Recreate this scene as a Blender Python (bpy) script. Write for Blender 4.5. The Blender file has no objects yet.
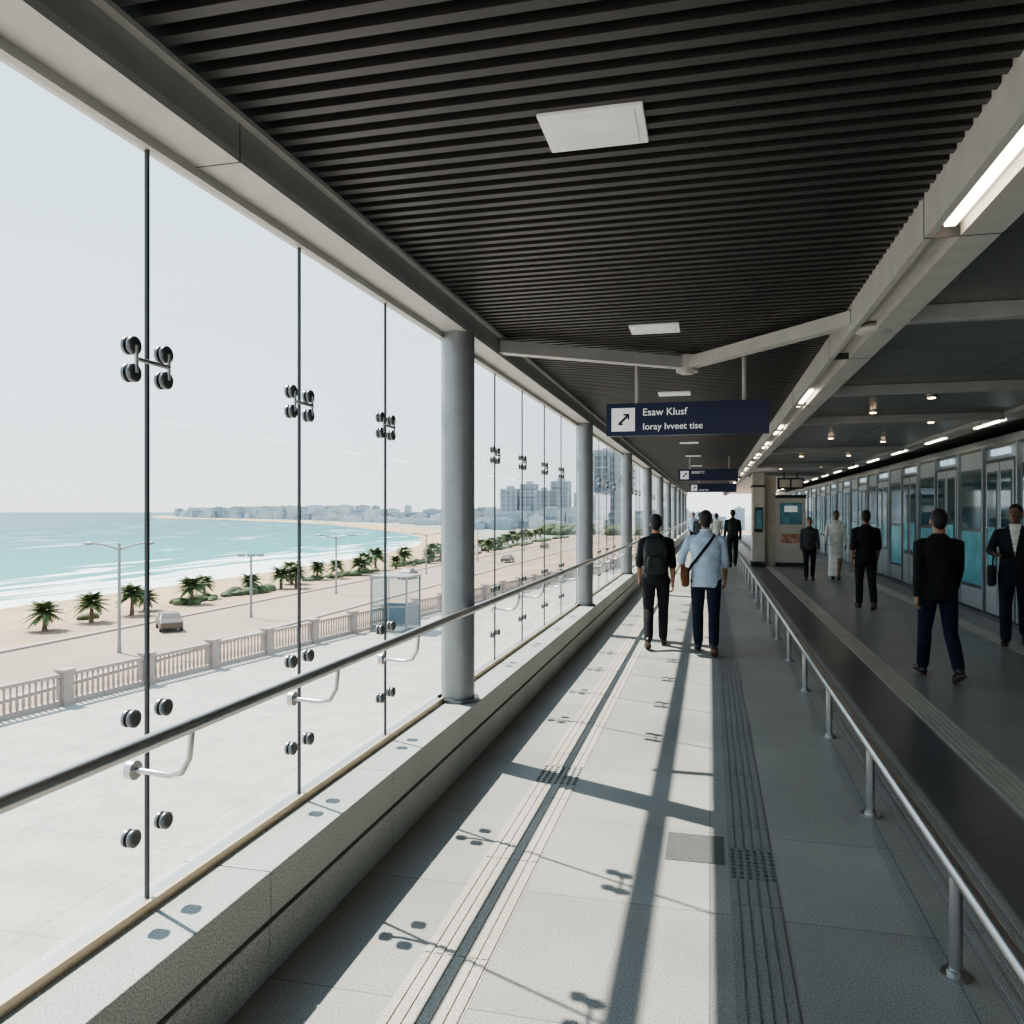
import bpy, math, random
from mathutils import Vector, Matrix
from mathutils.bvhtree import BVHTree
import bmesh
random.seed(7)
COL = bpy.context.scene.collection

# ------------------------------------------------------------------ materials
def newmat(name):
    m = bpy.data.materials.new(name); m.use_nodes = True
    nt = m.node_tree
    return m, nt, nt.nodes["Principled BSDF"]

def mat(name, col, rough=0.6, metal=0.0, emit=0.0, ecol=None, var=0.06, nscale=6.0, bump=0.0, bscale=30.0, spec=0.5):
    m, nt, p = newmat(name)
    tc = nt.nodes.new("ShaderNodeTexCoord")
    n = nt.nodes.new("ShaderNodeTexNoise"); n.inputs["Scale"].default_value = nscale; n.inputs["Detail"].default_value = 4
    nt.links.new(tc.outputs["Object"], n.inputs["Vector"])
    r = nt.nodes.new("ShaderNodeValToRGB")
    c0 = [max(0, c*(1-var)) for c in col]; c1 = [min(1, c*(1+var)) for c in col]
    r.color_ramp.elements[0].color = (*c0, 1); r.color_ramp.elements[0].position = .35
    r.color_ramp.elements[1].color = (*c1, 1); r.color_ramp.elements[1].position = .65
    nt.links.new(n.outputs["Fac"], r.inputs["Fac"]); nt.links.new(r.outputs["Color"], p.inputs["Base Color"])
    p.inputs["Roughness"].default_value = rough; p.inputs["Metallic"].default_value = metal
    p.inputs["Specular IOR Level"].default_value = spec
    if emit > 0:
        p.inputs["Emission Color"].default_value = (*(ecol or col), 1); p.inputs["Emission Strength"].default_value = emit
    if bump > 0:
        n2 = nt.nodes.new("ShaderNodeTexNoise"); n2.inputs["Scale"].default_value = bscale; n2.inputs["Detail"].default_value = 3
        nt.links.new(tc.outputs["Object"], n2.inputs["Vector"])
        b = nt.nodes.new("ShaderNodeBump"); b.inputs["Strength"].default_value = bump; b.inputs["Distance"].default_value = .02
        nt.links.new(n2.outputs["Fac"], b.inputs["Height"]); nt.links.new(b.outputs["Normal"], p.inputs["Normal"])
    return m

def granite(name, col, rough=0.45, tile=None, joint=(.12,.12,.12), mortar=.004, speck=.40, tvar=.06, sscale=150, off=0.0):
    m, nt, p = newmat(name)
    L = nt.links.new
    tc = nt.nodes.new("ShaderNodeTexCoord")
    n = nt.nodes.new("ShaderNodeTexNoise"); n.inputs["Scale"].default_value = sscale; n.inputs["Detail"].default_value = 2
    L(tc.outputs["Object"], n.inputs["Vector"])
    r = nt.nodes.new("ShaderNodeValToRGB")
    r.color_ramp.elements[0].position = .36; r.color_ramp.elements[1].position = .62
    a = 1-speck; b_ = 1+speck*.5
    r.color_ramp.elements[0].color = (a,a,a,1); r.color_ramp.elements[1].color = (b_,b_,b_,1)
    L(n.outputs["Fac"], r.inputs["Fac"])
    n2 = nt.nodes.new("ShaderNodeTexNoise"); n2.inputs["Scale"].default_value = 1.3; n2.inputs["Detail"].default_value = 5
    L(tc.outputs["Object"], n2.inputs["Vector"])
    r2 = nt.nodes.new("ShaderNodeValToRGB")
    r2.color_ramp.elements[0].position = .3; r2.color_ramp.elements[1].position = .7
    r2.color_ramp.elements[0].color = (.84,.84,.84,1); r2.color_ramp.elements[1].color = (1.07,1.07,1.07,1)
    L(n2.outputs["Fac"], r2.inputs["Fac"])
    mx = nt.nodes.new("ShaderNodeMix"); mx.data_type='RGBA'; mx.blend_type='MULTIPLY'; mx.inputs[0].default_value = 1
    mx2 = nt.nodes.new("ShaderNodeMix"); mx2.data_type='RGBA'; mx2.blend_type='MULTIPLY'; mx2.inputs[0].default_value = 1
    if tile:
        br = nt.nodes.new("ShaderNodeTexBrick")
        br.offset = off; br.inputs["Scale"].default_value = 1
        br.inputs["Brick Width"].default_value = tile[0]; br.inputs["Row Height"].default_value = tile[1]
        br.inputs["Mortar Size"].default_value = mortar; br.inputs["Mortar Smooth"].default_value = .1
        br.inputs["Color1"].default_value = (*[c*(1-tvar) for c in col],1); br.inputs["Color2"].default_value = (*[c*(1+tvar) for c in col],1)
        br.inputs["Mortar"].default_value = (*joint,1)
        L(tc.outputs["Object"], br.inputs["Vector"]); L(br.outputs["Color"], mx.inputs[6])
    else:
        mx.inputs[6].default_value = (*col,1)
    L(r.outputs["Color"], mx.inputs[7]); L(mx.outputs[2], mx2.inputs[6]); L(r2.outputs["Color"], mx2.inputs[7])
    L(mx2.outputs[2], p.inputs["Base Color"])
    p.inputs["Roughness"].default_value = rough
    return m

def glassmat(name, tint=(.95,.98,.975), ior=1.32):
    m = bpy.data.materials.new(name); m.use_nodes = True; nt = m.node_tree
    nt.nodes.clear()
    o = nt.nodes.new("ShaderNodeOutputMaterial"); t = nt.nodes.new("ShaderNodeBsdfTransparent"); g = nt.nodes.new("ShaderNodeBsdfGlossy")
    t.inputs["Color"].default_value = (*tint,1); g.inputs["Roughness"].default_value = 0.01
    f = nt.nodes.new("ShaderNodeFresnel"); f.inputs["IOR"].default_value = ior
    mx = nt.nodes.new("ShaderNodeMixShader")
    nt.links.new(f.outputs[0], mx.inputs[0]); nt.links.new(t.outputs[0], mx.inputs[1]); nt.links.new(g.outputs[0], mx.inputs[2])
    nt.links.new(mx.outputs[0], o.inputs[0])
    return m

M = {}
M['floor'] = granite('floor_granite', (.345,.345,.325), .42, tile=(.9,.9), joint=(.17,.17,.165), mortar=.003)
M['floor_r'] = granite('floor_granite_dark', (.26,.265,.27), .36, tile=(.9,.9), joint=(.13,.13,.13), mortar=.003)
M['band'] = granite('dark_granite_band', (.11,.115,.125), .32, tile=(9,1.2), joint=(.06,.06,.06))
M['tact'] = granite('tactile_stone', (.45,.43,.38), .5)
M['tact_d'] = granite('tactile_stone_dark', (.27,.27,.26), .5)
M['tact_m'] = granite('tactile_stone_mid', (.33,.325,.31), .5)
M['patch'] = granite('inset_tile', (.12,.135,.125), .5)
M['curb'] = granite('curb_granite', (.37,.395,.37), .5)
M['curbd'] = mat('reveal_dark', (.04,.04,.045), .6)
M['slat'] = mat('slat_charcoal', (.055,.051,.050), .45, 0.2)
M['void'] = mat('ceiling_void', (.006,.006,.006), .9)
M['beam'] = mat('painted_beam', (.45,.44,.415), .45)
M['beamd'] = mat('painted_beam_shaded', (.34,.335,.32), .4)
M['column'] = mat('painted_column', (.27,.28,.285), .35, .3)
M['steel'] = mat('brushed_steel', (.50,.49,.48), .33, 1.0)
M['steeld'] = mat('steel_fitting', (.17,.175,.18), .38, .7)
M['black'] = mat('black_rubber', (.06,.063,.065), .5)
M['sill'] = mat('sill_channel', (.55,.44,.32), .4, .3)
M['glass'] = glassmat('clear_glass')
M['panelR'] = mat('ceiling_panel_gray', (.18,.18,.17), .28, .4, var=.03)
M['light'] = mat('strip_light', (1,.93,.80), .5, emit=7, ecol=(1,.86,.66))
M['down'] = mat('downlight', (1,.9,.7), .5, emit=12, ecol=(1,.66,.38))
M['panel_glow'] = mat('glowing_ceiling_panel', (.70,.70,.66), .5, emit=.06, ecol=(1,.98,.93))  # no lamp: weak glow put in to make the ceiling panels look lit
M['navy'] = mat('sign_navy', (.010,.016,.065), .35)
M['white'] = mat('sign_white', (.85,.85,.85), .5, emit=.12, ecol=(1,1,1))
M['cream'] = mat('cream_panel', (.58,.54,.47), .5)

# ------------------------------------------------------------------ mesh builder
class MB:
    def __init__(s): s.v=[]; s.f=[]; s.m=[]; s.s=[]
    def add(s, vs, fs, m=0, smooth=False):
        o=len(s.v); s.v += [tuple(v) for v in vs]
        for f in fs: s.f.append(tuple(i+o for i in f)); s.m.append(m); s.s.append(smooth)
    def box(s,x0,x1,y0,y1,z0,z1,m=0):
        s.add([(x0,y0,z0),(x1,y0,z0),(x1,y1,z0),(x0,y1,z0),(x0,y0,z1),(x1,y0,z1),(x1,y1,z1),(x0,y1,z1)],
              [(0,3,2,1),(4,5,6,7),(0,1,5,4),(1,2,6,5),(2,3,7,6),(3,0,4,7)],m)
    def obox(s, c, ax, ay, az, m=0):
        c=Vector(c); ax=Vector(ax); ay=Vector(ay); az=Vector(az)
        P=[c+sx*ax+sy*ay+sz*az for sz in(-1,1) for sx,sy in((-1,-1),(1,-1),(1,1),(-1,1))]
        s.add(P,[(0,3,2,1),(4,5,6,7),(0,1,5,4),(1,2,6,5),(2,3,7,6),(3,0,4,7)],m)
    def tube(s, pts, rads, m=0, n=12, ref=(1,0,0), smooth=True, rnd=False):
        pts=[Vector(p) for p in pts]; k=len(pts)
        if not isinstance(rads,(list,tuple)): rads=[rads]*k
        rads=[r if isinstance(r,(list,tuple)) else (r,r) for r in rads]
        ref=Vector(ref)
        if rnd:
            t0=(pts[0]-pts[1]).normalized(); t1=(pts[-1]-pts[-2]).normalized()
            r0=rads[0]; r1=rads[-1]
            a0=min(r0); a1=min(r1)
            pts=[pts[0]+t0*a0*.8, pts[0]+t0*a0*.5]+pts+[pts[-1]+t1*a1*.5, pts[-1]+t1*a1*.8]
            rads=[(r0[0]*.45,r0[1]*.45),(r0[0]*.82,r0[1]*.82)]+rads+[(r1[0]*.82,r1[1]*.82),(r1[0]*.45,r1[1]*.45)]
            k=len(pts)
        vs=[]
        for i in range(k):
            a=pts[max(0,i-1)]; b=pts[min(k-1,i+1)]
            t=(b-a).normalized()
            u=ref-ref.dot(t)*t
            if u.length<.05: u=Vector((0,1,0))-t.y*t
            if u.length<.05: u=Vector((0,0,1))-t.z*t
            u.normalize(); w=t.cross(u)
            for j in range(n):
                an=2*math.pi*j/n
                vs.append(pts[i]+u*(math.cos(an)*rads[i][0])+w*(math.sin(an)*rads[i][1]))
        fs=[]
        for i in range(k-1):
            for j in range(n):
                fs.append((i*n+j,i*n+(j+1)%n,(i+1)*n+(j+1)%n,(i+1)*n+j))
        s.add(vs,fs,m,smooth)
        s.add(vs[:n],[tuple(range(n))[::-1]],m,False); s.add(vs[-n:],[tuple(range(n))],m,False)
    def ctube(s, pts, rads, m=0, n=12, ref=(1,0,0)):
        s.tube(pts,rads,m,n,ref,True,True)
    def ell(s,c,r,m=0,nu=16,nv=10,e=1.0,rot=None,smooth=True):
        c=Vector(c); vs=[]
        def sp(x): return math.copysign(abs(x)**e,x)
        for i in range(1,nv):
            th=math.pi*i/nv
            for j in range(nu):
                ph=2*math.pi*j/nu
                p=Vector((r[0]*sp(math.sin(th))*sp(math.cos(ph)), r[1]*sp(math.sin(th))*sp(math.sin(ph)), r[2]*sp(math.cos(th))))
                if rot: p=rot@p
                vs.append(c+p)
        tp=Vector((0,0,r[2])); bt=Vector((0,0,-r[2]))
        if rot: tp=rot@tp; bt=rot@bt
        vs+= [c+tp,c+bt]; T=len(vs)-2; B=T+1; fs=[]
        for i in range(nv-2):
            for j in range(nu):
                fs.append((i*nu+j,(i+1)*nu+j,(i+1)*nu+(j+1)%nu,i*nu+(j+1)%nu))
        for j in range(nu):
            fs.append((T,j,(j+1)%nu)); fs.append((B,(nv-2)*nu+(j+1)%nu,(nv-2)*nu+j))
        s.add(vs,fs,m,smooth)
    def build(s,name,mats,parent=None,loc=None,bevel=0,fix=True):
        me=bpy.data.meshes.new(name); me.from_pydata(s.v,[],s.f)
        for m in mats: me.materials.append(M[m] if isinstance(m,str) else m)
        me.polygons.foreach_set("material_index",s.m); me.polygons.foreach_set("use_smooth",s.s)
        if fix:
            bm=bmesh.new(); bm.from_mesh(me); bmesh.ops.recalc_face_normals(bm,faces=bm.faces); bm.to_mesh(me); bm.free()
        me.update()
        ob=bpy.data.objects.new(name,me); COL.objects.link(ob)
        if parent: ob.parent=parent
        if loc: ob.location=loc
        if bevel:
            b=ob.modifiers.new("bevel","BEVEL"); b.width=bevel; b.segments=2; b.limit_method='ANGLE'
        return ob
def empty(name,loc=(0,0,0),rz=0):
    e=bpy.data.objects.new(name,None); COL.objects.link(e); e.location=loc; e.rotation_euler=(0,0,rz); e.empty_display_size=.2
    return e

Y0,Y1=-6,64
# ------------------------------------------------------------------ floor
b=MB(); b.box(-1.98,1.02,Y0,Y1,-.3,0,0); b.box(1.02,1.30,Y0,Y1,-.3,0.0,3); b.box(1.30,1.72,Y0,Y1,-.3,0,2); b.box(1.72,4.45,Y0,Y1,-.3,0,1)
b.build('floor',['floor','floor_r','band','tact_d'])
def tactile(name,x0,x1,n,mt,y0,y1,dots=()):
    b=MB(); w=(x1-x0)/n
    seg=.9; y=y0
    while y<y1-.01:
        ye=min(y+seg,y1)
        isd=any(abs((y+ye)/2-d)<.46 for d in dots)
        b.box(x0,x1,y+.002,ye-.002,0,.0015)
        if isd:
            a0,a1=y+.25,y+.62
            for i in range(n):
                xc=x0+w*(i+.5); b.box(xc-w*.3,xc+w*.3,y+.004,a0,0,.006); b.box(xc-w*.3,xc+w*.3,a1,ye-.004,0,.006)
            for i in range(n+1):
                for j in range(8):
                    b.tube([(x0+(x1-x0)*(i+.5)/(n+1),a0+.03+j*.044,0),(x0+(x1-x0)*(i+.5)/(n+1),a0+.03+j*.044,.007)],[.015,.010],1,8)
        else:
            for i in range(n):
                xc=x0+w*(i+.5); b.box(xc-w*.3,xc+w*.3,y+.004,ye-.004,0,.006)
        y=ye
    return b.build(name,[mt,'patch'])
tactile('tactile_paving',-1.11,-.83,6,'tact',1.2,60,dots=(5.2,))
tactile('tactile_paving.001',.09,.31,5,'tact_d',1.0,60,dots=(4.1,))
tactile('tactile_paving.002',1.03,1.29,5,'tact_m',1.0,40)
tactile('tactile_paving.003',1.74,1.98,5,'tact',1.0,60)
tactile('tactile_paving.004',3.72,3.98,5,'tact',1.0,60)
b=MB(); b.box(-.22,.07,4.1,4.45,0,.003); b.build('floor_access_cover',['patch'])

# ------------------------------------------------------------------ left curb wall + outer wall
b=MB(); b.box(-1.96,-1.63,Y0,Y1,0,.37,1)
y=Y0+.3; 
while y<Y1:
    ye=min(y+1.2,Y1)
    b.box(-1.98,-1.6,y+.003,ye-.003,.225,.40,0); b.box(-1.98,-1.605,y+.003,ye-.003,0.001,.20,0); y+=1.2
b.build('wall_left',['curb','curbd'],bevel=.004)
b=MB(); b.box(-2.2,-1.99,Y0,Y1,-4,-.02,0); b.build('wall_left_outer',['beam'])

# ------------------------------------------------------------------ edge beam, slats, roof
b=MB()
XI=-1.67
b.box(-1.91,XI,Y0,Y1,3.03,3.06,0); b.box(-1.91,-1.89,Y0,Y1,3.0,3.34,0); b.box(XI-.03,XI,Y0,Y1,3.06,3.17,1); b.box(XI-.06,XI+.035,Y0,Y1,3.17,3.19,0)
yy=2.6
while yy<Y1: b.box(-1.911,XI+.001,yy,yy+.005,3.0285,3.17,2); yy+=3.0
b.build('edge_beam',['beam','beamd','curbd'])
b=MB(); b.box(-2.68,-2.60,Y0,Y1,3.62,3.70,0)  # unseen bar outside the eave, added to cast the shadow line on the floor
yy=Y0+.5
while yy<Y1: b.box(-2.60,-1.94,yy,yy+.05,3.52,3.60,0); b.box(-2.64,-2.60,yy,yy+.05,3.52,3.66,0); yy+=6
b.build('eave_shadow_bar',['beam'])
b=MB(); y=0.3
while y<60:
    b.box(XI,.96,y,y+.045,3.19,3.27,0); y+=.1
b.build('slatted_ceiling',['slat'])
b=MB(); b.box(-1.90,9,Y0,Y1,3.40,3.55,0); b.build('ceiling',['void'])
b=MB()
y=Y0
while y<Y1-.1:
    b.box(1.27,2.7,y+.006,y+1.494,3.16,3.2,0); b.box(2.712,4.0,y+.006,y+1.494,3.16,3.2,0); b.box(4.35,9,y+.006,y+1.494,3.16,3.2,0); y+=1.5
b.build('ceiling_panels',['panelR'])
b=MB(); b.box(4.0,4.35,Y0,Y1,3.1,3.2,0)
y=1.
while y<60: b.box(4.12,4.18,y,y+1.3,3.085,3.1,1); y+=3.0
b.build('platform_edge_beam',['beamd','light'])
b=MB(); b.box(.95,1.27,Y0,Y1,3.05,3.25,0); b.box(.95,.985,Y0,Y1,3.0,3.05,0); b.box(1.10,1.27,Y0,Y1,3.0,3.05,0)
for y in (2.2,9.0,12.6,15.6,18.6,21.6,24.6,27.6,32,36,40,45,50):
    l=1.75 if y<5 else 1.3
    b.box(1.02,1.065,y,y+l,3.03,3.05,1)
y=-2
while y<Y1: b.box(.948,1.272,y,y+.006,2.998,3.2,2); y+=3
b.build('ceiling_light_beam',['beam','light','curbd'])
yc=6.0
b=MB()
pts=[Vector((XI,yc+.35,0)),Vector((-.2,yc+1.45,0)),Vector((.97,yc,0))]
for p,q in ((0,1),(1,2)):
    d=(pts[q]-pts[p]); L=d.length/2; d.normalize(); nrm=Vector((-d.y,d.x,0))
    b.obox((pts[p]+pts[q])/2+Vector((0,0,3.10)),d*(L+.02),nrm*.05,Vector((0,0,.05)),0)
b.tube([(-.2,yc+1.45,3.02),(-.2,yc+1.45,3.17)],.10,0,16)
b.tube([(-.2,yc+1.45,3.005),(-.2,yc+1.45,3.02)],.06,0,16)
b.build('ceiling_brace',['beam','light'])
for y in (6.0,9.6,12.6,18.6,24.6,30.6):
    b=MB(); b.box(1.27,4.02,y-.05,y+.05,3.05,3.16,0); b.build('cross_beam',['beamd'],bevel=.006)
b=MB(); b.ell((1.11,6.0,3.02),(.14,.14,.04),0,16,8); b.build('beam_joint_cap',['beam'])
for y in (2.98,6.35,9.9,13.4,17,21,25.5,31):
    b=MB(); b.box(-.61,-.23,y-.15,y+.15,3.178,3.2,0); b.box(-.58,-.26,y-.12,y+.12,3.174,3.179,1)
    b.build('glowing_ceiling_panel',['panel_glow','panel_glow'],bevel=.003)
for (x,y) in ((3.05,8.6),(2.2,12),(3.3,13.5),(3.3,17),(2.2,16),(2.2,21),(3.3,21),(3.3,26),(2.2,27),(2.6,10.6),(2.2,31),(3.3,31)):
    b=MB(); b.tube([(x,y,3.13),(x,y,3.165)],.06,0,16); b.tube([(x,y,3.122),(x,y,3.131)],.042,1,16); b.build('downlight',['steel','down'])

# ------------------------------------------------------------------ columns
for k in range(-1,10):
    y=5.5+6*k
    if y>Y1: break
    b=MB(); b.tube([(-1.76,y,.42),(-1.76,y,3.03)],.118,0,32); b.tube([(-1.76,y,.40),(-1.76,y,.425)],.15,1,32)
    b.build('column',['column','steeld'])

# ------------------------------------------------------------------ windows
GX=-1.88
def disc(b,y,z,r=.031):
    b.tube([(GX-.012,y,z),(GX+.012,y,z)],.012,0,8)
    b.tube([(GX+.004,y,z),(GX+.008,y,z),(GX+.020,y,z),(GX+.023,y,z)],[r*.9,r,r,r*.88],1,24)
    b.tube([(GX+.023,y,z),(GX+.0245,y,z)],[r*.7,r*.66],2,20)
    b.tube([(GX-.014,y,z),(GX-.004,y,z)],r,1,16)
wn=0
hand_brk=[]
for k in range(-1,9):
    base=5.5+6*k
    if k==-1: js=[.2,1.28,2.37,3.42,4.45,5.5]
    elif k==0: js=[5.5,6.95,8.03,9.17,10.25,11.5]
    else: js=[base,base+1.3,base+2.4,base+3.5,base+4.6,base+6]
    if k==-1: js=[-.5]+js
    wn+=1
    e=empty('window_%d'%wn,(0,0,0))
    g=MB(); f=MB()
    for i in range(len(js)-1):
        a,c=js[i]+.006,js[i+1]-.006
        g.add([(GX,a,.42),(GX,c,.42),(GX,c,3.02),(GX,a,3.02)],[(0,1,2,3)],0)
    for i,j in enumerate(js[:-1]):
        f.box(GX-.006,GX+.006,j-.006,j+.006,.42,3.03,2)
        if abs(j-base)<.01: continue
        hand_brk.append(j)
        for z,dz,full in ((2.26,.046,True),(1.06,.0,False),(.66,.0,False)):
            if full:
                for sy in(-1,1):
                    for sz in(-1,1): disc(f,j+sy*.082,z+sz*dz,.031)
                f.tube([(GX+.026,j-.082,z),(GX+.026,j+.082,z)],.008,0,8)
                for sy in(-1,1): f.tube([(GX+.024,j+sy*.082,z-dz),(GX+.024,j+sy*.082,z+dz)],.007,0,8)
            else:
                for sy in(-1,1): disc(f,j+sy*.082,z,.030)
    f.box(GX-.03,GX+.03,base,base+6,.40,.425,0); f.box(GX+.03,GX+.045,base,base+6,.40,.435,3)
    f.box(GX-.005,GX+.03,base,base+6,2.995,3.03,4)
    g.build('glass_panes',['glass'],e,fix=False); f.build('frame_and_fittings',['steel','steeld','black','sill','beam'],e)

# left handrail
b=MB(); b.tube([(-1.63,Y0+.2,1.06),(-1.63,58,1.06)],.025,0,16)
for j in hand_brk:
    if j<0: continue
    b.tube([(GX+.0,j-.085,.89),(GX+.025,j-.085,.89)],.032,0,16)
    b.tube([(GX+.02,j-.085,.89),(-1.79,j-.08,.885),(-1.72,j-.09,.885),(-1.67,j-.10,.90),(-1.64,j-.10,.95),(-1.63,j-.10,1.05)],.010,0,8,ref=(0,1,0))
for k in range(-1,9): b.tube([(-1.70,5.5+6*k,1.02),(-1.63,5.5+6*k,1.04)],.012,0,8)
b.build('handrail',['steel'])
# right low rail
b=MB(); b.tube([(.9,.6,.40),(.9,26.4,.40)],.030,0,20,rnd=True)
for k in range(-1,14):
    y=3.33+1.65*k
    b.tube([(.9,y,.012),(.9,y,.385)],.024,0,16); b.tube([(.9,y,0),(.9,y,.012)],.055,0,24); b.tube([(.9,y,.012),(.9,y,.03)],.033,0,16)
b.build('low_guard_rail',['steel'])

# ------------------------------------------------------------------ signs
def text(body,size,loc,parent,m,bold=.0):
    c=bpy.data.curves.new('lettering','FONT'); c.body=body; c.size=size; c.extrude=.001; c.offset=bold
    c.materials.append(M[m]); o=bpy.data.objects.new('lettering',c); COL.objects.link(o); o.parent=parent
    o.location=loc; o.rotation_euler=(math.pi/2,0,0)
def sign(y,x,zt,w,h,l1,l2,rods=True,pict=True):
    e=empty('hanging_direction_sign',(x,y,zt-h/2))
    b=MB(); b.box(-w/2,w/2,-.04,.04,-h/2,h/2,0)
    if pict:
        s=h*.36; cx=-w/2+.05+s
        b.box(cx-s,cx+s,-.045,-.04,-s,s,1)
        b.obox((cx+.005,-.047,.0),Vector((.045,0,.045)),Vector((-.008,0,.008)),Vector((0,.001,0)),0)
        b.obox((cx-.025,-.047,-.045),Vector((.022,0,0)),Vector((0,0,.008)),Vector((0,.001,0)),0)
        b.obox((cx+.03,-.047,.047),Vector((.028,0,0)),Vector((0,0,.008)),Vector((0,.001,0)),0)
        b.obox((cx+.05,-.047,.027),Vector((.008,0,0)),Vector((0,0,.028)),Vector((0,.001,0)),0)
    b.build('panel',['navy','white'],e,bevel=.003)
    if rods:
        r=MB()
        for xx in(-.47,.54): r.tube([(xx*w/1.53,0,h/2),(xx*w/1.53,0,3.19-(zt-h/2))],.02,0,12)
        r.build('hanger_rods',['beam'],e)
    if l1: text(l1,h*.31,(-w/2+.05+h*.95,-.042,.035),e,'white',.0008)
    if l2: text(l2,h*.28,(-w/2+.05+h*.95,-.042,-h*.32),e,'white',.0008)
sign(7.75,-.22,2.79,1.50,.31,'Esaw Klusf','Ioray Ivveet tise')
sign(21.3,-.05,2.86,1.5,.30,'BISEETC','')
sign(29,.1,2.75,1.6,.30,'','Ioray tise')

# ------------------------------------------------------------------ kiosk / column ahead
M['posterA']=mat('poster_teal',(.06,.14,.17),.4,emit=.05,ecol=(.2,.5,.6),var=.6,nscale=4)
M['posterB']=mat('poster_orange',(.30,.20,.15),.4,emit=.03,ecol=(.9,.4,.2),var=.5,nscale=5)
e=empty('information_kiosk',(1.33,27,0))
b=MB(); b.box(0,.38,0,.8,0,3.04,0); b.box(-.03,.40,-.03,.83,0,.15,1); b.box(-.02,.40,-.02,.82,2.55,2.62,1)
b.box(.75,1.65,.2,.9,0.01,2.25,0); b.box(.73,1.67,.17,.93,0.01,.12,1); b.box(.73,1.67,.17,.93,2.2,2.3,1); b.box(.38,.75,.3,.8,.01,2.9,0)
b.box(.86,1.54,.185,.2,1.35,2.05,2); b.box(.86,1.54,.18,.2,.5,1.2,0); b.box(.9,1.5,.172,.186,.75,1.05,3); b.box(1.0,1.4,.17,.186,1.75,1.95,4)
b.box(.07,.33,-.012,0,1.1,1.9,1); b.box(.10,.30,-.02,-.011,1.2,1.8,2)
b.box(.8,1.6,.25,.35,2.5,2.85,1); b.box(.85,1.18,.24,.25,2.55,2.8,0); b.box(1.23,1.56,.24,.25,2.55,2.8,0)
b.tube([(1.0,.3,2.85),(1.0,.3,3.04)],.02,1,8); b.tube([(1.4,.3,2.85),(1.4,.3,3.04)],.02,1,8)
b.build('kiosk_body',['cream','curbd','posterA','posterB','white'],e,bevel=.006)

# ------------------------------------------------------------------ train
M['tbody']=mat('train_aluminium',(.37,.41,.43),.32,.45)
M['tdark']=mat('train_dark_frame',(.03,.035,.04),.3)
M['tglass']=mat('train_window_glass',(.025,.075,.09),.06,.0,spec=1.0)
M['tteal']=mat('train_teal_panel',(.07,.25,.30),.20,.3,emit=.05,ecol=(.15,.7,.85),var=.4,nscale=1.5)  # weak teal glow added to the colour; the panel is no lamp
M['tlit']=mat('train_glow_panel',(.45,.55,.6),.4,emit=.4,ecol=(.6,.85,1.),var=.5,nscale=2.5)  # glow put into panels on the outer skin above the doors
e=empty('train',(0,0,0))
b=MB(); TX=4.6
prof=[(TX,-.6),(TX,2.85),(TX+.05,3.0),(TX+.25,3.06),(TX+1.4,3.08),(TX+2.5,3.06),(TX+2.75,2.85),(TX+2.75,-.6)]
n=len(prof); ya,yb=1.0,60
vs=[(x,ya,z) for x,z in prof]+[(x,yb,z) for x,z in prof]
b.add(vs,[(i,(i+1)%n,n+(i+1)%n,n+i) for i in range(n)]+[tuple(range(n))[::-1],tuple(range(n,2*n))],0)
b.box(TX-.012,TX,ya,yb,2.93-.12,2.86,1); b.box(TX-.02,TX,ya,yb,.0,.05,1); b.box(TX-.008,TX,ya,yb,.60,.64,1)
d0=13.8-3.0*4
y=d0
while y<58:
    b.box(TX-.03,TX+.0,y,y+1.40,.03,2.62,1)
    for a,c in ((y+.06,y+.68),(y+.72,y+1.34)):
        b.box(TX-.045,TX-.03,a,c,.06,2.56,0)
        b.box(TX-.052,TX-.045,a+.07,c-.07,.75,2.42,1); b.box(TX-.056,TX-.052,a+.10,c-.10,.79,2.38,3)
        b.box(TX-.058,TX-.055,a+.13,c-.13,.85,1.5,2)
        b.box(TX-.054,TX-.046,a+.09,c-.09,.16,.66,0)
        b.box(TX-.075,TX-.045,(a+c)/2+.2,(a+c)/2+.22,1.0,1.5,4)
    b.box(TX-.05,TX,y+.3,y+1.1,2.68,2.78,5)
    b.box(TX-.02,TX,y+1.62,y+2.80,.40,2.50,1); b.box(TX-.026,TX-.02,y+1.67,y+2.75,1.45,2.45,3); b.box(TX-.026,TX-.02,y+1.67,y+2.75,.46,1.40,2)
    b.box(TX-.06,TX-.0,y+1.47,y+1.52,.05,2.85,0); b.box(TX-.06,TX,y+2.88,y+2.93,.05,2.85,0)
    y+=3.0
b.build('car_body',['tbody','tdark','tteal','tglass','steel','tlit'],e)
b=MB()
for y in range(3,58,4):
    b.tube([(TX+.3,y,-.62),(TX+.45,y,-.62)],.38,0,20)
b.build('wheels',['tdark'],e)
b=MB(); b.box(4.47,8,Y0,Y1,-1.15,-1.0,0); b.build('track_bed',['beamd'])
b=MB(); b.box(7.9,8.1,Y0,Y1,-1.0,3.4,0); b.build('wall_right',['beamd'])

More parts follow.
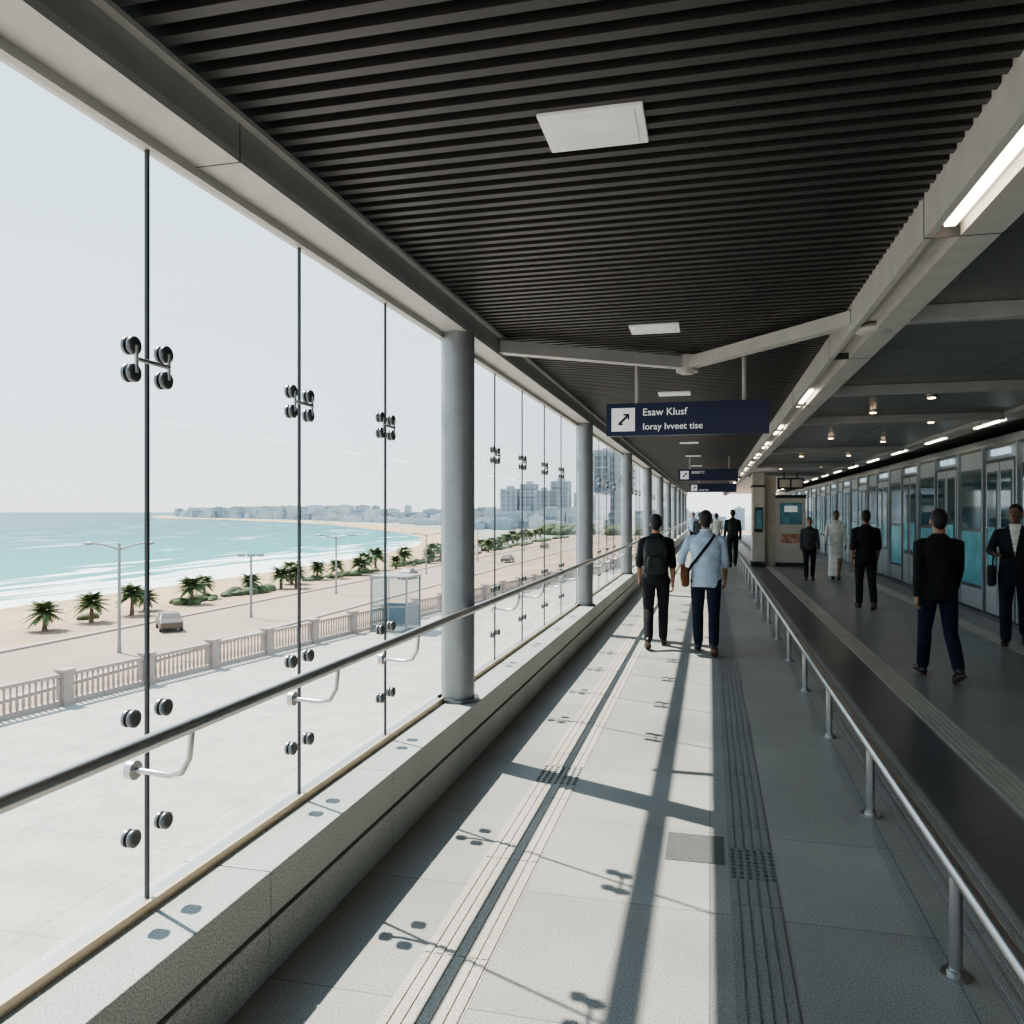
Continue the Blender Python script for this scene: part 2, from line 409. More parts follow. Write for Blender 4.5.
# ------------------------------------------------------------------ people
M['skin']=mat('skin',(.36,.20,.13),.55,var=.05,nscale=20); M['skin2']=mat('skin_dark',(.22,.12,.08),.55,var=.05)
M['hair']=mat('hair_black',(.012,.010,.009),.5,bump=.6,bscale=80)
def cloth(n,c): M[n]=mat(n,c,.85,var=.14,nscale=9,bump=1.0,bscale=9,spec=.25)
cloth('cloth_black',(.020,.021,.023)); cloth('cloth_navy',(.014,.018,.034)); cloth('cloth_lightblue',(.44,.54,.66)); cloth('cloth_white',(.75,.74,.70))
cloth('cloth_suit',(.020,.023,.030)); cloth('cloth_gray',(.06,.06,.065)); cloth('cloth_jeans',(.014,.018,.036)); cloth('leather_brown',(.16,.07,.035)); cloth('pack_black',(.030,.037,.036))
M['shoe']=mat('shoe_black',(.02,.018,.017),.4); M['sole']=mat('shoe_sole',(.16,.11,.09),.6); M['eye']=mat('eye_white',(.6,.6,.58),.3); M['iris']=mat('iris_dark',(.02,.012,.01),.2); M['lip']=mat('lip',(.25,.11,.085),.5)

def person(name,x,y,yaw,H=1.75,top='cloth_black',bottom='cloth_navy',amp=22,lead=1,long_sleeve=True,robe=False,jacket=False,extras=(),voxel=.010,skin='skin',arms=None,width=1.0,detail=True,head_turn=0,hem=.85):
    mats=[skin,'hair',top,bottom,'shoe','cloth_white','eye','iris','lip','sole']
    SK,HR,TP,BT,SH,WH,EY,IR,LP,SO=range(10)
    b=MB(); post=MB(); w=width
    R=math.radians
    if robe:
        rings=[(.09,.20,.17),(.35,.185,.155),(.65,.172,.135),(.92,.17,.125),(1.08,.158,.115),(1.24,.178,.125),(1.36,.180,.118),(1.42,.150,.10),(1.46,.10,.08),(1.50,.064,.066)]
    elif jacket:
        rings=[(.76,.185,.135),(.90,.182,.135),(1.04,.165,.122),(1.14,.165,.12),(1.26,.184,.13),(1.35,.188,.122),(1.42,.155,.10),(1.465,.10,.08),(1.505,.066,.068)]
    else:
        rings=[(hem,.170,.124),(.93,.172,.127),(1.04,.160,.117),(1.14,.160,.114),(1.26,.178,.124),(1.35,.182,.118),(1.42,.148,.098),(1.46,.096,.078),(1.495,.063,.066)]
    b.tube([(0,-.01*(z>1.2),z) for z,_,_ in rings],[(a*w,c*w) for _,a,c in rings],TP,24)
    if not robe: b.tube([(0,0,z) for z in(.80,.86,.98)],[(.13,.10),(.165*w,.118*w),(.15*w,.105*w)],BT,20)
    for sg in(-1,1):
        front = sg*lead>0
        a=R(amp if front else -amp*.55); bend=R(5 if front else 12+amp*.8)
        hp=Vector((sg*.092,0,.90)); kn=hp+.42*Vector((sg*.01,math.sin(a),-math.cos(a)))
        bb=a-bend; an=kn+.40*Vector((-sg*.01,math.sin(bb),-math.cos(bb)))
        c1=hp.lerp(kn,.5); c2=kn.lerp(an,.35)
        if not robe:
            b.ctube([hp,c1,kn,c2+Vector((0,-.012,0)),an.lerp(kn,.04)],[.096,.086,.069,.068,.060],BT,14)
        else:
            b.ctube([kn,an],[.055,.035],SK,12)
        p=R(8 if front else -min(38,10+amp*1.1)) if amp>4 else 0
        rot=Matrix.Rotation(p,3,'X')
        b.ctube([an+rot@Vector((0,-.045,-.045)),an+rot@Vector((sg*.005,.03,-.04)),an+rot@Vector((sg*.012,.11,-.055)),an+rot@Vector((sg*.014,.165,-.062))],[(.036,.040),(.042,.042),(.046,.030),(.036,.022)],SH,14)
        b.ctube([an+Vector((0,0,.03)),an+rot@Vector((0,-.01,-.03))],[.040,.042],SH if not robe else SK,12)
        post.ell(an+rot@Vector((sg*.008,.05,-.083)),(.046,.135,.010),SO,16,6,.6,rot)
    hc=Matrix.Rotation(R(head_turn),3,'Z')
    H_=lambda v: hc@Vector(v)
    b.ctube([(0,-.012,1.43),(0,-.005,1.56)],[.056,.052],SK,16)
    b.ell(H_((0,-.008,1.648)),(.074,.092,.098),SK,20,14,rot=hc)
    b.ell(H_((0,.022,1.585)),(.055,.062,.066),SK,16,12,rot=hc)
    b.ell(H_((0,.066,1.548)),(.026,.022,.020),SK,12,8,rot=hc)
    b.tube([H_((0,.086,1.645)),H_((0,.100,1.612)),H_((0,.082,1.597))],[(.008,.012),(.015,.014),(.012,.010)],SK,10)
    for sg in(-1,1): b.ell(H_((sg*.078,.0,1.618)),(.012,.02,.032),SK,10,8,rot=hc)
    b.ell(H_((0,-.022,1.668)),(.080,.094,.094),HR,20,14,rot=hc)
    b.ell(H_((0,-.048,1.625)),(.070,.062,.080),HR,16,12,rot=hc)
    if detail:
        for sg in(-1,1):
            post.ell(H_((sg*.030,.076,1.634)),(.013,.009,.006),EY,10,8,rot=hc); post.ell(H_((sg*.030,.083,1.634)),(.006,.004,.006),IR,8,6,rot=hc)
            post.tube([H_((sg*.014,.084,1.652)),H_((sg*.032,.080,1.657)),H_((sg*.048,.068,1.651))],.0045,HR,6,ref=(0,0,1))
        post.ell(H_((0,.082,1.572)),(.022,.007,.007),LP,12,6,rot=hc)
    for sg in(-1,1):
        front = sg*lead>0
        th=R(-amp*.9 if front else amp*.9)
        S=Vector((sg*.182*w,-.01,1.395))
        E=S+.285*Vector((sg*.12,math.sin(th),-math.cos(th))).normalized()
        ph=th+R(18)
        W=E+.25*Vector((sg*.02,math.sin(ph),-math.cos(ph))).normalized()
        if arms and sg in arms: E=Vector(arms[sg][0]); W=Vector(arms[sg][1])
        d=(W-E).normalized()
        fm=TP if long_sleeve else SK
        b.ctube([S+Vector((-sg*.05,0,.01)),S,S.lerp(E,.5),E],[.052,.058,.053,.047],TP,14)
        b.ctube([E,E.lerp(W,.4),W],[.045,.044,.036] if long_sleeve else [.040,.038,.027],fm,14)
        if not long_sleeve: b.ctube([S.lerp(E,.7),E+d*.04],[.055,.055],TP,14)
        q=Vector((0,1,0))-d.y*d
        if q.length<.3: q=Vector((0,0,1))-d.z*d
        q.normalize(); inn=d.cross(q)*(1 if (d.cross(q)).x*sg<0 else -1)
        b.ctube([W-d*.03,W+d*.02,W+d*.07,W+d*.092],[(.026,.022),(.034,.018),(.042,.017),(.040,.014)],SK,12,ref=q)
        if detail:
            for o,ln in((-.030,.055),(-.010,.068),(.010,.074),(.030,.066)):
                p0=W+d*.088+q*o; p1=p0+(d*.92+inn*.2).normalized()*ln*.5; p2=p1+(d*.7+inn*.65).normalized()*ln*.32; p3=p2+(d*.35+inn*.9).normalized()*ln*.25
                post.tube([p0-d*.015,p0,p1,p2,p3],[.0088,.0088,.0083,.0075,.006],SK,8,ref=q,rnd=True)
            p0=W+d*.03+q*.030; p1=p0+(d*.55+q*.6+inn*.3).normalized()*.038; p2=p1+(d*.9+q*.1+inn*.35).normalized()*.03
            post.tube([p0-q*.012,p0,p1,p2],[.0115,.0115,.0098,.0075],SK,8,ref=inn,rnd=True)
    me=bpy.data.meshes.new('tmp'); me.from_pydata(b.v,[],b.f)
    bm=bmesh.new(); bm.from_mesh(me); bmesh.ops.remove_doubles(bm,verts=bm.verts,dist=1e-5); bmesh.ops.recalc_face_normals(bm,faces=bm.faces); bm.to_mesh(me); bm.free()
    ob=bpy.data.objects.new('tmp',me); COL.objects.link(ob)
    r=ob.modifiers.new('r','REMESH'); r.mode='VOXEL'; r.voxel_size=voxel; r.use_smooth_shade=True
    s=ob.modifiers.new('s','SMOOTH'); s.factor=.5; s.iterations=4
    dg=bpy.context.evaluated_depsgraph_get(); dg.update()
    me2=bpy.data.meshes.new_from_object(ob.evaluated_get(dg)); bpy.data.objects.remove(ob)
    tree=BVHTree.FromPolygons([Vector(v) for v in b.v],b.f)
    out=MB()
    fs=[tuple(p.vertices) for p in me2.polygons]; vs=[v.co.copy() for v in me2.vertices]
    out.v=[tuple(v) for v in vs]; out.f=fs; out.s=[True]*len(fs)
    ms=[]
    for p in me2.polygons:
        c=p.center; hit=tree.find_nearest(c); mi=b.m[hit[2]] if hit[2] is not None else TP
        if jacket and mi==TP and c.y>0 and c.z>1.12 and abs(c.x)<(c.z-1.12)*.17 and abs(c.x)<.07: mi=WH
        ms.append(mi)
    out.m=ms
    out.add(post.v,[],0)
    o=len(vs)
    for f,m_ in zip(post.f,post.m): out.f.append(tuple(i+o for i in f)); out.m.append(m_); out.s.append(True)
    mz=min(v[2] for v in out.v); sc=H/(1.762-mz)
    out.v=[(v[0]*sc,v[1]*sc,(v[2]-mz)*sc) for v in out.v]
    e=empty(name,(x,y,0.0),R(yaw))
    out.build('body',mats,e,fix=False)
    def fin(mb,nm,mm):
        mb.v=[(v[0]*sc,v[1]*sc,(v[2]-mz)*sc) for v in mb.v]; mb.build(nm,mm,e)
    if 'backpack' in extras:
        k=MB(); k.ell((0,-.205,1.20),(.155,.10,.235),0,24,16,.55); k.ell((0,-.295,1.10),(.115,.045,.12),0,20,12,.5); k.tube([(-.1,-.30,1.27),(.1,-.30,1.27)],.006,1,6)
        k.tube([(-.04,-.15,1.43),(-.03,-.15,1.47),(.03,-.15,1.47),(.04,-.15,1.43)],.008,0,6,ref=(0,1,0))
        for sg in(-1,1): k.tube([(sg*.10,-.13,1.40),(sg*.110,-.06,1.455),(sg*.115,.03,1.445),(sg*.12,.10,1.37),(sg*.13,.125,1.25),(sg*.15,.08,1.08),(sg*.14,-.12,1.02)],[(.022,.008)]*7,0,8,ref=(1,0,0))
        fin(k,'backpack',['pack_black','shoe'])
    if 'satchel' in extras:
        k=MB(); k.ell((-.245,.0,.93),(.05,.13,.12),0,20,14,.5,smooth=True); k.ell((-.285,.0,.97),(.02,.12,.08),0,16,10,.5)
        k.tube([(-.21,-.10,1.0),(-.165,-.115,1.08),(-.06,-.137,1.22),(.03,-.142,1.34),(.085,-.115,1.42),(.105,-.05,1.46),(.09,.05,1.445),(.03,.112,1.36),(-.06,.128,1.24),(-.16,.10,1.1),(-.21,.08,1.0)],[(.018,.006)]*11,1,8,ref=(0,0,1))
        fin(k,'satchel',['leather_brown','cloth_black'])
    if 'sidebag' in extras:
        k=MB(); k.ell((.25,.0,.86),(.05,.16,.13),0,20,14,.5)
        k.tube([(.24,-.1,.97),(.225,-.06,1.2),(.17,-.03,1.45),(.225,.05,1.25),(.24,.1,.97)],[(.014,.006)]*5,0,8,ref=(0,1,0))
        fin(k,'shoulder_bag',['pack_black'])
    if 'collar' in extras:
        k=MB(); pts=[]
        for i in range(13):
            a=2*math.pi*i/12; pts.append((.066*math.cos(a),-.01+.066*math.sin(a),1.50+.012*(-math.sin(a))))
        k.tube(pts,[(.016,.006)]*13,0,8,ref=(0,0,1)); fin(k,'collar',[top])

person('man_with_backpack',-.68,10.5,3,1.73,top='cloth_black',bottom='cloth_black',amp=14,lead=1,extras=('backpack',),voxel=.009,long_sleeve=False)
person('man_in_blue_shirt',-.05,10.15,0,1.78,top='cloth_lightblue',bottom='cloth_jeans',amp=15,lead=-1,extras=('satchel','collar'),voxel=.009,long_sleeve=False,width=1.06,hem=.82,arms={-1:((-.30,.0,1.16),(-.27,.15,1.0))})
person('walking_man',.70,26.3,5,1.84,top='cloth_black',bottom='cloth_black',amp=16,lead=1,voxel=.013,extras=('backpack',))
person('walking_man',2.45,21.5,178,1.62,top='cloth_gray',bottom='cloth_black',amp=8,lead=1,voxel=.012)
person('man_in_white_robe',3.15,22.0,165,1.80,top='cloth_white',bottom='cloth_white',robe=True,amp=16,lead=-1,voxel=.012,skin='skin2')
person('walking_man',2.72,15.5,4,1.79,top='cloth_black',bottom='cloth_black',amp=8,lead=-1,voxel=.010,width=1.06,long_sleeve=False,hem=.80)
person('walking_man',2.32,9.2,6,1.79,top='cloth_black',bottom='cloth_navy',amp=15,lead=-1,voxel=.009,width=1.06,long_sleeve=True,hem=.82)
person('man_in_suit',3.83,11.6,160,1.86,top='cloth_suit',bottom='cloth_navy',amp=14,lead=1,jacket=True,voxel=.009,extras=('sidebag',),head_turn=-12,skin='skin2',arms={1:((.27,-.02,1.17),(.20,.20,1.14))})
person('walking_man',-.35,30,0,1.74,top='cloth_gray',bottom='cloth_black',amp=16,lead=1,voxel=.016,detail=False)
person('walking_man',.25,33,0,1.72,top='cloth_white',bottom='cloth_jeans',amp=14,lead=-1,voxel=.016,detail=False)
person('walking_man',-.75,38,180,1.74,top='cloth_lightblue',bottom='cloth_black',amp=16,lead=1,voxel=.016,detail=False)

# ------------------------------------------------------------------ exterior
M['plaza']=granite('plaza_concrete',(.38,.355,.32),.7,tile=(3,3),joint=(.28,.27,.25),mortar=.02,speck=.1,tvar=.03,sscale=8)
M['road']=mat('promenade_tan',(.35,.24,.165),.85,var=.12,nscale=.15)
M['asph']=mat('asphalt_pale',(.31,.235,.18),.85,var=.08,nscale=.2)
M['sand']=mat('sand',(.42,.29,.17),.95,var=.12,nscale=.1)
M['stone']=mat('balustrade_stone',(.35,.30,.27),.7)
M['leaf']=mat('palm_leaf',(.10,.14,.05),.6,var=.4,nscale=3)
M['bush']=mat('shrub_leaf',(.075,.10,.042),.8,var=.5,nscale=2,bump=1,bscale=3)
M['trunk']=mat('palm_trunk',(.17,.115,.075),.9,var=.3,nscale=8)
M['lamp']=mat('lamp_gray',(.26,.27,.27),.5,.3)
M['haze1']=mat('far_building_hazed',(.42,.44,.46),.9,var=.12,nscale=.05)  # aerial haze is painted into these pale building and skyline colours
M['haze2']=mat('far_building_dark_hazed',(.27,.32,.37),.6,var=.15,nscale=.1)
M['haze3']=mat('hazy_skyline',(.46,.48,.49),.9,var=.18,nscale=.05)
M['hazegreen']=mat('far_land_hazed',(.30,.31,.27),.9,var=.2,nscale=.01)  # haze is mixed into the colour of the distant coast
def bx(y): return -19+.15*(y-18)
b=MB()
b.add([(bx(-30)-.3,-30,-4),(-2.25,-30,-4),(-2.25,130,-4),(bx(130)-.3,130,-4),(bx(-30)-.3,-30,-8),(bx(130)-.3,130,-8)],[(0,1,2,3),(0,3,5,4)],0)
b.build('plaza_ground',['plaza'])
e=empty('stone_balustrade',(0,0,0))
b=MB(); dirv=Vector((.15,1,0)).normalized(); nv=Vector((dirv.y,-dirv.x,0)); Z=Vector((0,0,1))
t=-25; 
while t<110:
    p=Vector((bx(t),t,0))
    b.obox(p+Z*-3.50,dirv*.17,nv*.17,Z*.50,0); b.obox(p+Z*-2.97,dirv*.21,nv*.21,Z*.04,0)
    q=Vector((bx(t+3),t+3,0)); c=(p+q)/2; L=(q-p).length/2
    b.obox(c+Z*-3.10,dirv*L,nv*.08,Z*.05,0); b.obox(c+Z*-3.92,dirv*L,nv*.08,Z*.08,0)
    for i in range(15):
        s=p.lerp(q,(i+1)/16)
        if t<70: b.tube([s+Z*-3.84,s+Z*-3.72,s+Z*-3.58,s+Z*-3.36,s+Z*-3.15],[.032,.05,.042,.028,.04],0,6)
        else: b.obox(s+Z*-3.5,dirv*.04,nv*.04,Z*.35,0)
    t+=3
b.build('piers_and_balusters',['stone'],e)
b=MB()
b.add([(-56,-80,-8),(20,-80,-8),(20,420,-8),(-56,420,-8)],[(0,1,2,3)],0)
b.build('promenade_ground',['road'])
b=MB()
b.box(-47,-36,-80,420,-8,-7.96,0); b.build('coast_road',['asph'])
b=MB(); b.box(-48,-47.4,-80,420,-8,-7.85,0); b.box(-35.6,-35,-80,420,-8,-7.85,0); b.build('road_curbs',['stone'])
shore=[(-75,-120),(-75,0),(-75,130),(-80,192),(-90,250),(-120,330),(-165,412),(-338,671),(-560,900),(-700,1050),(-980,1250),(-1500,1900)]
inner=[(-56,-120),(-56,0),(-56,130),(-60,192),(-70,245),(-95,320),(-135,400),(-300,650),(-520,880),(-660,1030),(-930,1240),(-1450,1900)]
b=MB()
for i in range(len(shore)-1):
    (x0,y0),(x1,y1)=shore[i],shore[i+1]; (u0,w0),(u1,w1)=inner[i],inner[i+1]
    b.add([(x0-14,y0,-9.9),(u0,w0,-8.0),(u1,w1,-8.0),(x1-14,y1,-9.9)],[(0,1,2,3)],0)
b.build('beach',['sand'])
b=MB(); pts=[(x,y,-8.1) for x,y in inner[3:]]+[(3000,1900,-8.1),(3000,192,-8.1)]
b.add(pts,[tuple(range(len(pts)))[::-1]],0); b.build('far_coast_ground',['hazegreen'])
# sea
m,nt,p=newmat('sea_water'); L=nt.links.new; M['sea']=m
tc=nt.nodes.new('ShaderNodeTexCoord'); sep=nt.nodes.new('ShaderNodeSeparateXYZ'); L(tc.outputs['Object'],sep.inputs[0])
nz=nt.nodes.new('ShaderNodeTexNoise'); nz.inputs['Scale'].default_value=.03; nz.inputs['Detail'].default_value=5; L(tc.outputs['Object'],nz.inputs['Vector'])
ma=nt.nodes.new('ShaderNodeMath'); ma.operation='MULTIPLY_ADD'; ma.inputs[1].default_value=30; L(nz.outputs['Fac'],ma.inputs[0]); L(sep.outputs['X'],ma.inputs[2])
mr=nt.nodes.new('ShaderNodeMapRange'); mr.inputs['From Min'].default_value=-52; mr.inputs['From Max'].default_value=-600; L(ma.outputs[0],mr.inputs['Value'])
rp=nt.nodes.new('ShaderNodeValToRGB'); els=rp.color_ramp.elements
els[0].position=0; els[0].color=(.24,.39,.35,1); els[1].position=1; els[1].color=(.022,.10,.125,1)
x=els.new(.06); x.color=(.040,.22,.21,1); x=els.new(.35); x.color=(.022,.135,.15,1)
L(mr.outputs[0],rp.inputs['Fac'])
mp=nt.nodes.new('ShaderNodeMapping'); mp.inputs['Scale'].default_value=(.26,.022,1); L(tc.outputs['Object'],mp.inputs[0])
nf=nt.nodes.new('ShaderNodeTexNoise'); nf.inputs['Scale'].default_value=1; nf.inputs['Detail'].default_value=6; nf.inputs['Distortion'].default_value=.4; L(mp.outputs[0],nf.inputs['Vector'])
mrf=nt.nodes.new('ShaderNodeMapRange'); mrf.inputs['From Min'].default_value=-130; mrf.inputs['From Max'].default_value=-76; L(sep.outputs['X'],mrf.inputs['Value']); mrf.inputs['To Min'].default_value=-.08; mrf.inputs['To Max'].default_value=.20
ad=nt.nodes.new('ShaderNodeMath'); ad.operation='ADD'; L(nf.outputs['Fac'],ad.inputs[0]); L(mrf.outputs[0],ad.inputs[1])
rf=nt.nodes.new('ShaderNodeMapRange'); rf.inputs['From Min'].default_value=.55; rf.inputs['From Max'].default_value=.60; L(ad.outputs[0],rf.inputs['Value'])
mx=nt.nodes.new('ShaderNodeMix'); mx.data_type='RGBA'; L(rf.outputs[0],mx.inputs[0]); L(rp.outputs['Color'],mx.inputs[6]); mx.inputs[7].default_value=(.8,.84,.82,1)
L(mx.outputs[2],p.inputs['Base Color']); p.inputs['Roughness'].default_value=.45; p.inputs['Specular IOR Level'].default_value=.18
bn=nt.nodes.new('ShaderNodeTexNoise'); bn.inputs['Scale'].default_value=.5; bn.inputs['Detail'].default_value=5; L(tc.outputs['Object'],bn.inputs['Vector'])
bu=nt.nodes.new('ShaderNodeBump'); bu.inputs['Strength'].default_value=.6; bu.inputs['Distance'].default_value=.6; L(bn.outputs['Fac'],bu.inputs['Height']); L(bu.outputs[0],p.inputs['Normal'])
b=MB(); b.add([(-25000,-3000,-9.3),(-50,-3000,-9.3),(-50,25000,-9.3),(-25000,25000,-9.3)],[(0,1,2,3)],0); b.build('sea',['sea'])

# palms
def palm_mesh(seed,h):
    r=random.Random(seed); b=MB()
    b.tube([(0,0,0),(.04,0,h*.4),(.02,.04,h*.8),(0,0,h)],[.22,.17,.14,.20],0,8)
    N=42
    for i in range(N):
        az=i*2.399+r.random()*.4; el=1.35-1.75*(i/N)+r.random()*.15; Lf=1.35+r.random()*.3
        d=Vector((math.cos(az),math.sin(az),0)); side=Vector((-d.y,d.x,0))
        pts=[]
        for k in range(8):
            s=k/7; pts.append(Vector((0,0,h))+d*(Lf*s*math.cos(el*(1-.3*s)))+Vector((0,0,Lf*s*math.sin(el)-.55*s*s)))
        b.tube(pts,[.025*(1-.8*k/7) for k in range(8)],1,4)
        for k in range(1,8):
            for sg in(-1,1):
                w=.34*math.sin(math.pi*(k/7.6))+.09; t=(pts[k]-pts[k-1])
                tip=pts[k]+side*sg*w+t*.7+Vector((0,0,-.22*w*1.6))
                b.add([pts[k-1],pts[k],tip],[(0,1,2)],1); b.add([pts[k-1].lerp(pts[k],.5),pts[k]+t*.3,tip+t*.5],[(0,1,2)],1)
    return b
pm=[]
for i in range(3):
    o=palm_mesh(i,1.5+.25*i).build('palm_tree',['trunk','leaf'],fix=False); pm.append(o.data); o.location=(-53,54.5+5.1*i,-8)
for i in range(3,50):
    o=bpy.data.objects.new('palm_tree',pm[i%3]); COL.objects.link(o)
    o.location=(-53+random.uniform(-2.5,1.8)-(0 if i<26 else (i-26)*.5),54.5+5.0*i+random.uniform(-2.2,2.2),-8); o.rotation_euler=(0,0,random.random()*6); s=random.uniform(.85,1.35); o.scale=(s,s,s)
b=MB()
for i in range(420):
    y=60+i*.6+random.random()*2; r_=random.uniform(.3,.7)*(1+.4*(math.sin(y*.45)>0))
    if math.sin(y*.21)>.45: continue
    b.ell((-54.6+random.uniform(-1.2,2.2),y,-8+r_*.25),(r_,r_*1.3,r_*.7),0,8,6)
b.build('hedge',['bush'])
def lamp(x,y,h,kind):
    e=empty('street_lamp',(x,y,-8))
    b=MB(); b.tube([(0,0,0),(0,0,.4),(0,0,.5),(0,0,h)],[.16,.14,.12,.09],0,10)
    if kind==0:
        for sg in(-1,1):
            d=Vector((.9,.42,0))*sg
            b.tube([Vector((0,0,h-.45)),d*.5+Vector((0,0,h-.25)),d*1.2+Vector((0,0,h-.05)),d*1.7+Vector((0,0,h))],.06,0,8,ref=(0,0,1))
            b.ell(d*1.95+Vector((0,0,h)),(.42,.22,.12),0,12,6)
    else:
        b.tube([(-1.0,-.3,h),(1.0,.3,h)],.06,0,8,ref=(0,0,1))
        for sg in(-1,0,1): b.box(sg*.85-.28,sg*.85+.28,sg*.25-.15,sg*.25+.15,h-.16,h+.1,1)
    b.build('pole_and_arms',['lamp','haze2'],e)
lamp(-39.5,47,7.6,0); lamp(-41,65.7,5.8,1); lamp(-43,87,7.0,0); lamp(-43,118,6.4,0); lamp(-44,150,6.4,1); lamp(-44,190,6.4,0)
e=empty('glass_shelter',(-14.9,36.6,-4))
b=MB(); 
for xx in(-.9,.9):
    for yy in(-.9,.9): b.box(xx-.04,xx+.04,yy-.04,yy+.04,0,2.6,0)
b.box(-.98,.98,-.98,.98,2.6,2.68,0); b.box(-.95,.95,-.95,.95,0,.10,0); b.box(-.9,.9,-.93,-.9,1.2,1.26,0); b.box(.9,.93,-.9,.9,1.2,1.26,0)
b.box(-.02,.02,-.93,-.89,.1,2.6,0); b.box(-.85,.85,.86,.88,.12,1.2,1)
b.build('frame',['lamp','haze2'],e)
b=MB(); b.add([(-.9,-.9,.12),(.9,-.9,.12),(.9,-.9,2.6),(-.9,-.9,2.6)],[(0,1,2,3)]); b.add([(.9,-.9,.12),(.9,.9,.12),(.9,.9,2.6),(.9,-.9,2.6)],[(0,1,2,3)]); b.add([(-.9,-.9,.12),(-.9,.9,.12),(-.9,.9,2.6),(-.9,-.9,2.6)],[(0,1,2,3)])
M['blueglass']=glassmat('tinted_glass',(.72,.82,.86),1.5); b.build('glazing',['blueglass'],e,fix=False)
M['carw']=mat('car_paint_gray',(.13,.11,.10),.35,.3)
def car(x,y,rz):
    e=empty('car',(x,y,-7.96),rz); b=MB()
    prof=[(-2.2,.35),(-2.25,.8),(-2.0,.95),(-1.5,1.0),(-.9,1.42),(.5,1.45),(1.15,1.0),(2.0,.88),(2.25,.65),(2.2,.35)]
    n=len(prof); vs=[]
    for sx in(-.85,.85):
        for yy,z in prof: vs.append((sx*(.82 if z>1.2 else 1),yy,z))
    b.add(vs,[tuple(range(n))[::-1],tuple(range(n,2*n))]+[(i,(i+1)%n,n+(i+1)%n,n+i) for i in range(n)],0)
    for sx in(-1,1):
        b.add([(sx*.80,-1.25,1.04),(sx*.80,.85,1.04),(sx*.735,.42,1.38),(sx*.735,-.82,1.38)],[(0,1,2,3)],1)
        for yy in(-1.35,1.4): b.tube([(sx*.70,yy,.33),(sx*.88,yy,.33)],.33,1,16); b.tube([(sx*.88,yy,.33),(sx*.89,yy,.33)],.18,2,12)
    b.build('car_body',['carw','black','steel'],e,bevel=.05)
car(-43.5,57.5,.75); car(-43,110,math.pi); car(-38,150,0); car(-43,210,0)
def tower(x,y,w,d,h,mm='haze1',mm2='haze2',step=3.6):
    b=MB(); b.box(-w/2,w/2,-d/2,d/2,0,h,1)
    z=step
    while z<h: b.box(-w/2-.6,w/2+.6,-d/2-.6,d/2+.6,z-1.1,z,0); z+=step
    for i in range(4):
        xx=-w/2+w*i/3; b.box(xx-.7,xx+.7,-d/2-.9,-d/2+.2,0,h,0)
    b.box(-w/2-.4,w/2+.4,-d/2-.4,d/2+.4,h-.8,h+.6,0); b.box(-w/5,w/5,-d/5,d/5,h,h+3,0)
    o=b.build('apartment_tower',[mm,mm2]); o.location=(x,y,-8); return o
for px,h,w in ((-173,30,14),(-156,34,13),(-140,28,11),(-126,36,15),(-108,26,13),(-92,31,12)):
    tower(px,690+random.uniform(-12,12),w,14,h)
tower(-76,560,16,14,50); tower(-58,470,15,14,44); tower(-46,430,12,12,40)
b=MB()
for i in range(800):
    k=random.random(); 
    i0=random.choice([6,7,8,9,9,10,10]); (x0,y0),(x1,y1)=inner[i0],inner[min(i0+1,len(inner)-1)]
    x=x0+(x1-x0)*k+random.uniform(12,180); y=y0+(y1-y0)*k+random.uniform(5,60)
    w=random.uniform(5,18); h=random.choice([3,4,5,6,7,9,11,15])*(1.2 if i0>7 else .8)
    b.box(x-w/2,x+w/2,y-6,y+6,-8.2,-8+h,random.choice([0,0,1,2])); b.box(x-w/4,x+w/8,y-4,y+3,-8+h,-7+h,0)
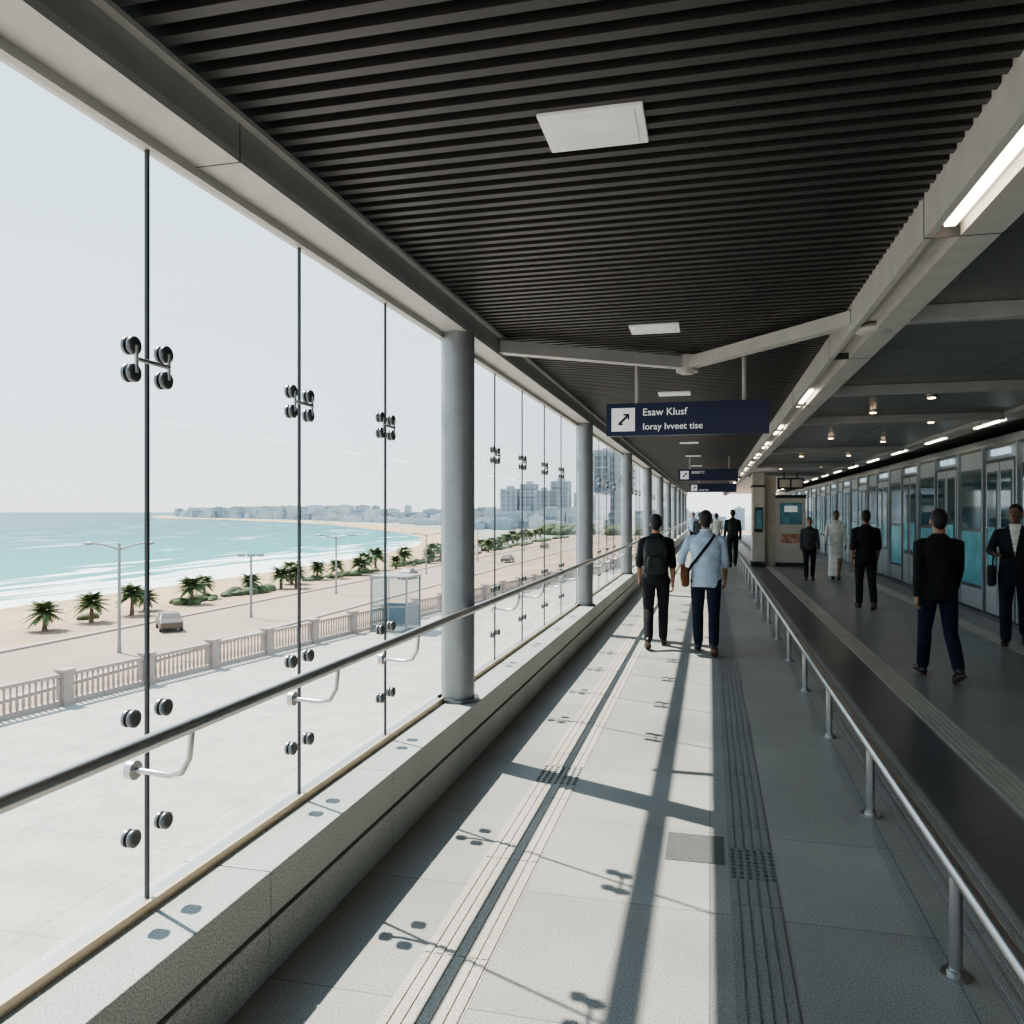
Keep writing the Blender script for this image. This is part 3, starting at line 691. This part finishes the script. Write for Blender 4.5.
for i in range(70):
    x=random.uniform(-150,0); y=random.uniform(480,650); w=random.uniform(8,18); h=random.uniform(4,11); b.box(x-w/2,x+w/2,y-6,y+6,-8.2,-8+h,random.choice([0,1]))
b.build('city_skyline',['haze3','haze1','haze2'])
b=MB()
for i in range(200):
    x=random.uniform(-80,-20); y=random.uniform(330,420); r_=random.uniform(1.5,3.2); b.ell((x,y,-8+r_*.5),(r_,r_,r_*.8),0,8,6)
b.build('tree_belt',['bush'])

# ------------------------------------------------------------------ light
w=bpy.data.worlds.new('World'); bpy.context.scene.world=w; w.use_nodes=True; nt=w.node_tree
bg=nt.nodes['Background']; tc=nt.nodes.new('ShaderNodeTexCoord'); sp=nt.nodes.new('ShaderNodeSeparateXYZ'); rp=nt.nodes.new('ShaderNodeValToRGB')
nt.links.new(tc.outputs['Generated'],sp.inputs[0]); nt.links.new(sp.outputs['Z'],rp.inputs['Fac']); nt.links.new(rp.outputs['Color'],bg.inputs['Color'])
el=rp.color_ramp.elements; el[0].position=0; el[0].color=(.84,.88,.89,1); el[1].position=.9; el[1].color=(.38,.57,.78,1)
x=el.new(.12); x.color=(.76,.86,.92,1); x=el.new(.40); x.color=(.62,.80,.94,1)
bg.inputs['Strength'].default_value=1.45
sl=bpy.data.lights.new('sun','SUN'); sl.energy=8.2; sl.angle=math.radians(.53); sl.color=(1,.92,.82)
so=bpy.data.objects.new('sun',sl); COL.objects.link(so)
d=Vector((.64,-.29,-1)); so.rotation_euler=(-d).to_track_quat('Z','Y').to_euler(); so.location=(-20,10,30)
vs_=bpy.context.scene.view_settings
try:
    vs_.view_transform='AgX'; vs_.look='AgX - Medium High Contrast'; vs_.exposure=.5
except Exception as ex: print(ex)

# ------------------------------------------------------------------ camera
cd=bpy.data.cameras.new('camera'); cd.lens=28.125; cd.sensor_width=36; cd.clip_end=40000; cd.clip_start=.05
co=bpy.data.objects.new('camera',cd); COL.objects.link(co); co.location=(0,0,1.75); co.rotation_euler=(math.pi/2,0,math.radians(13.9))
bpy.context.scene.camera=co
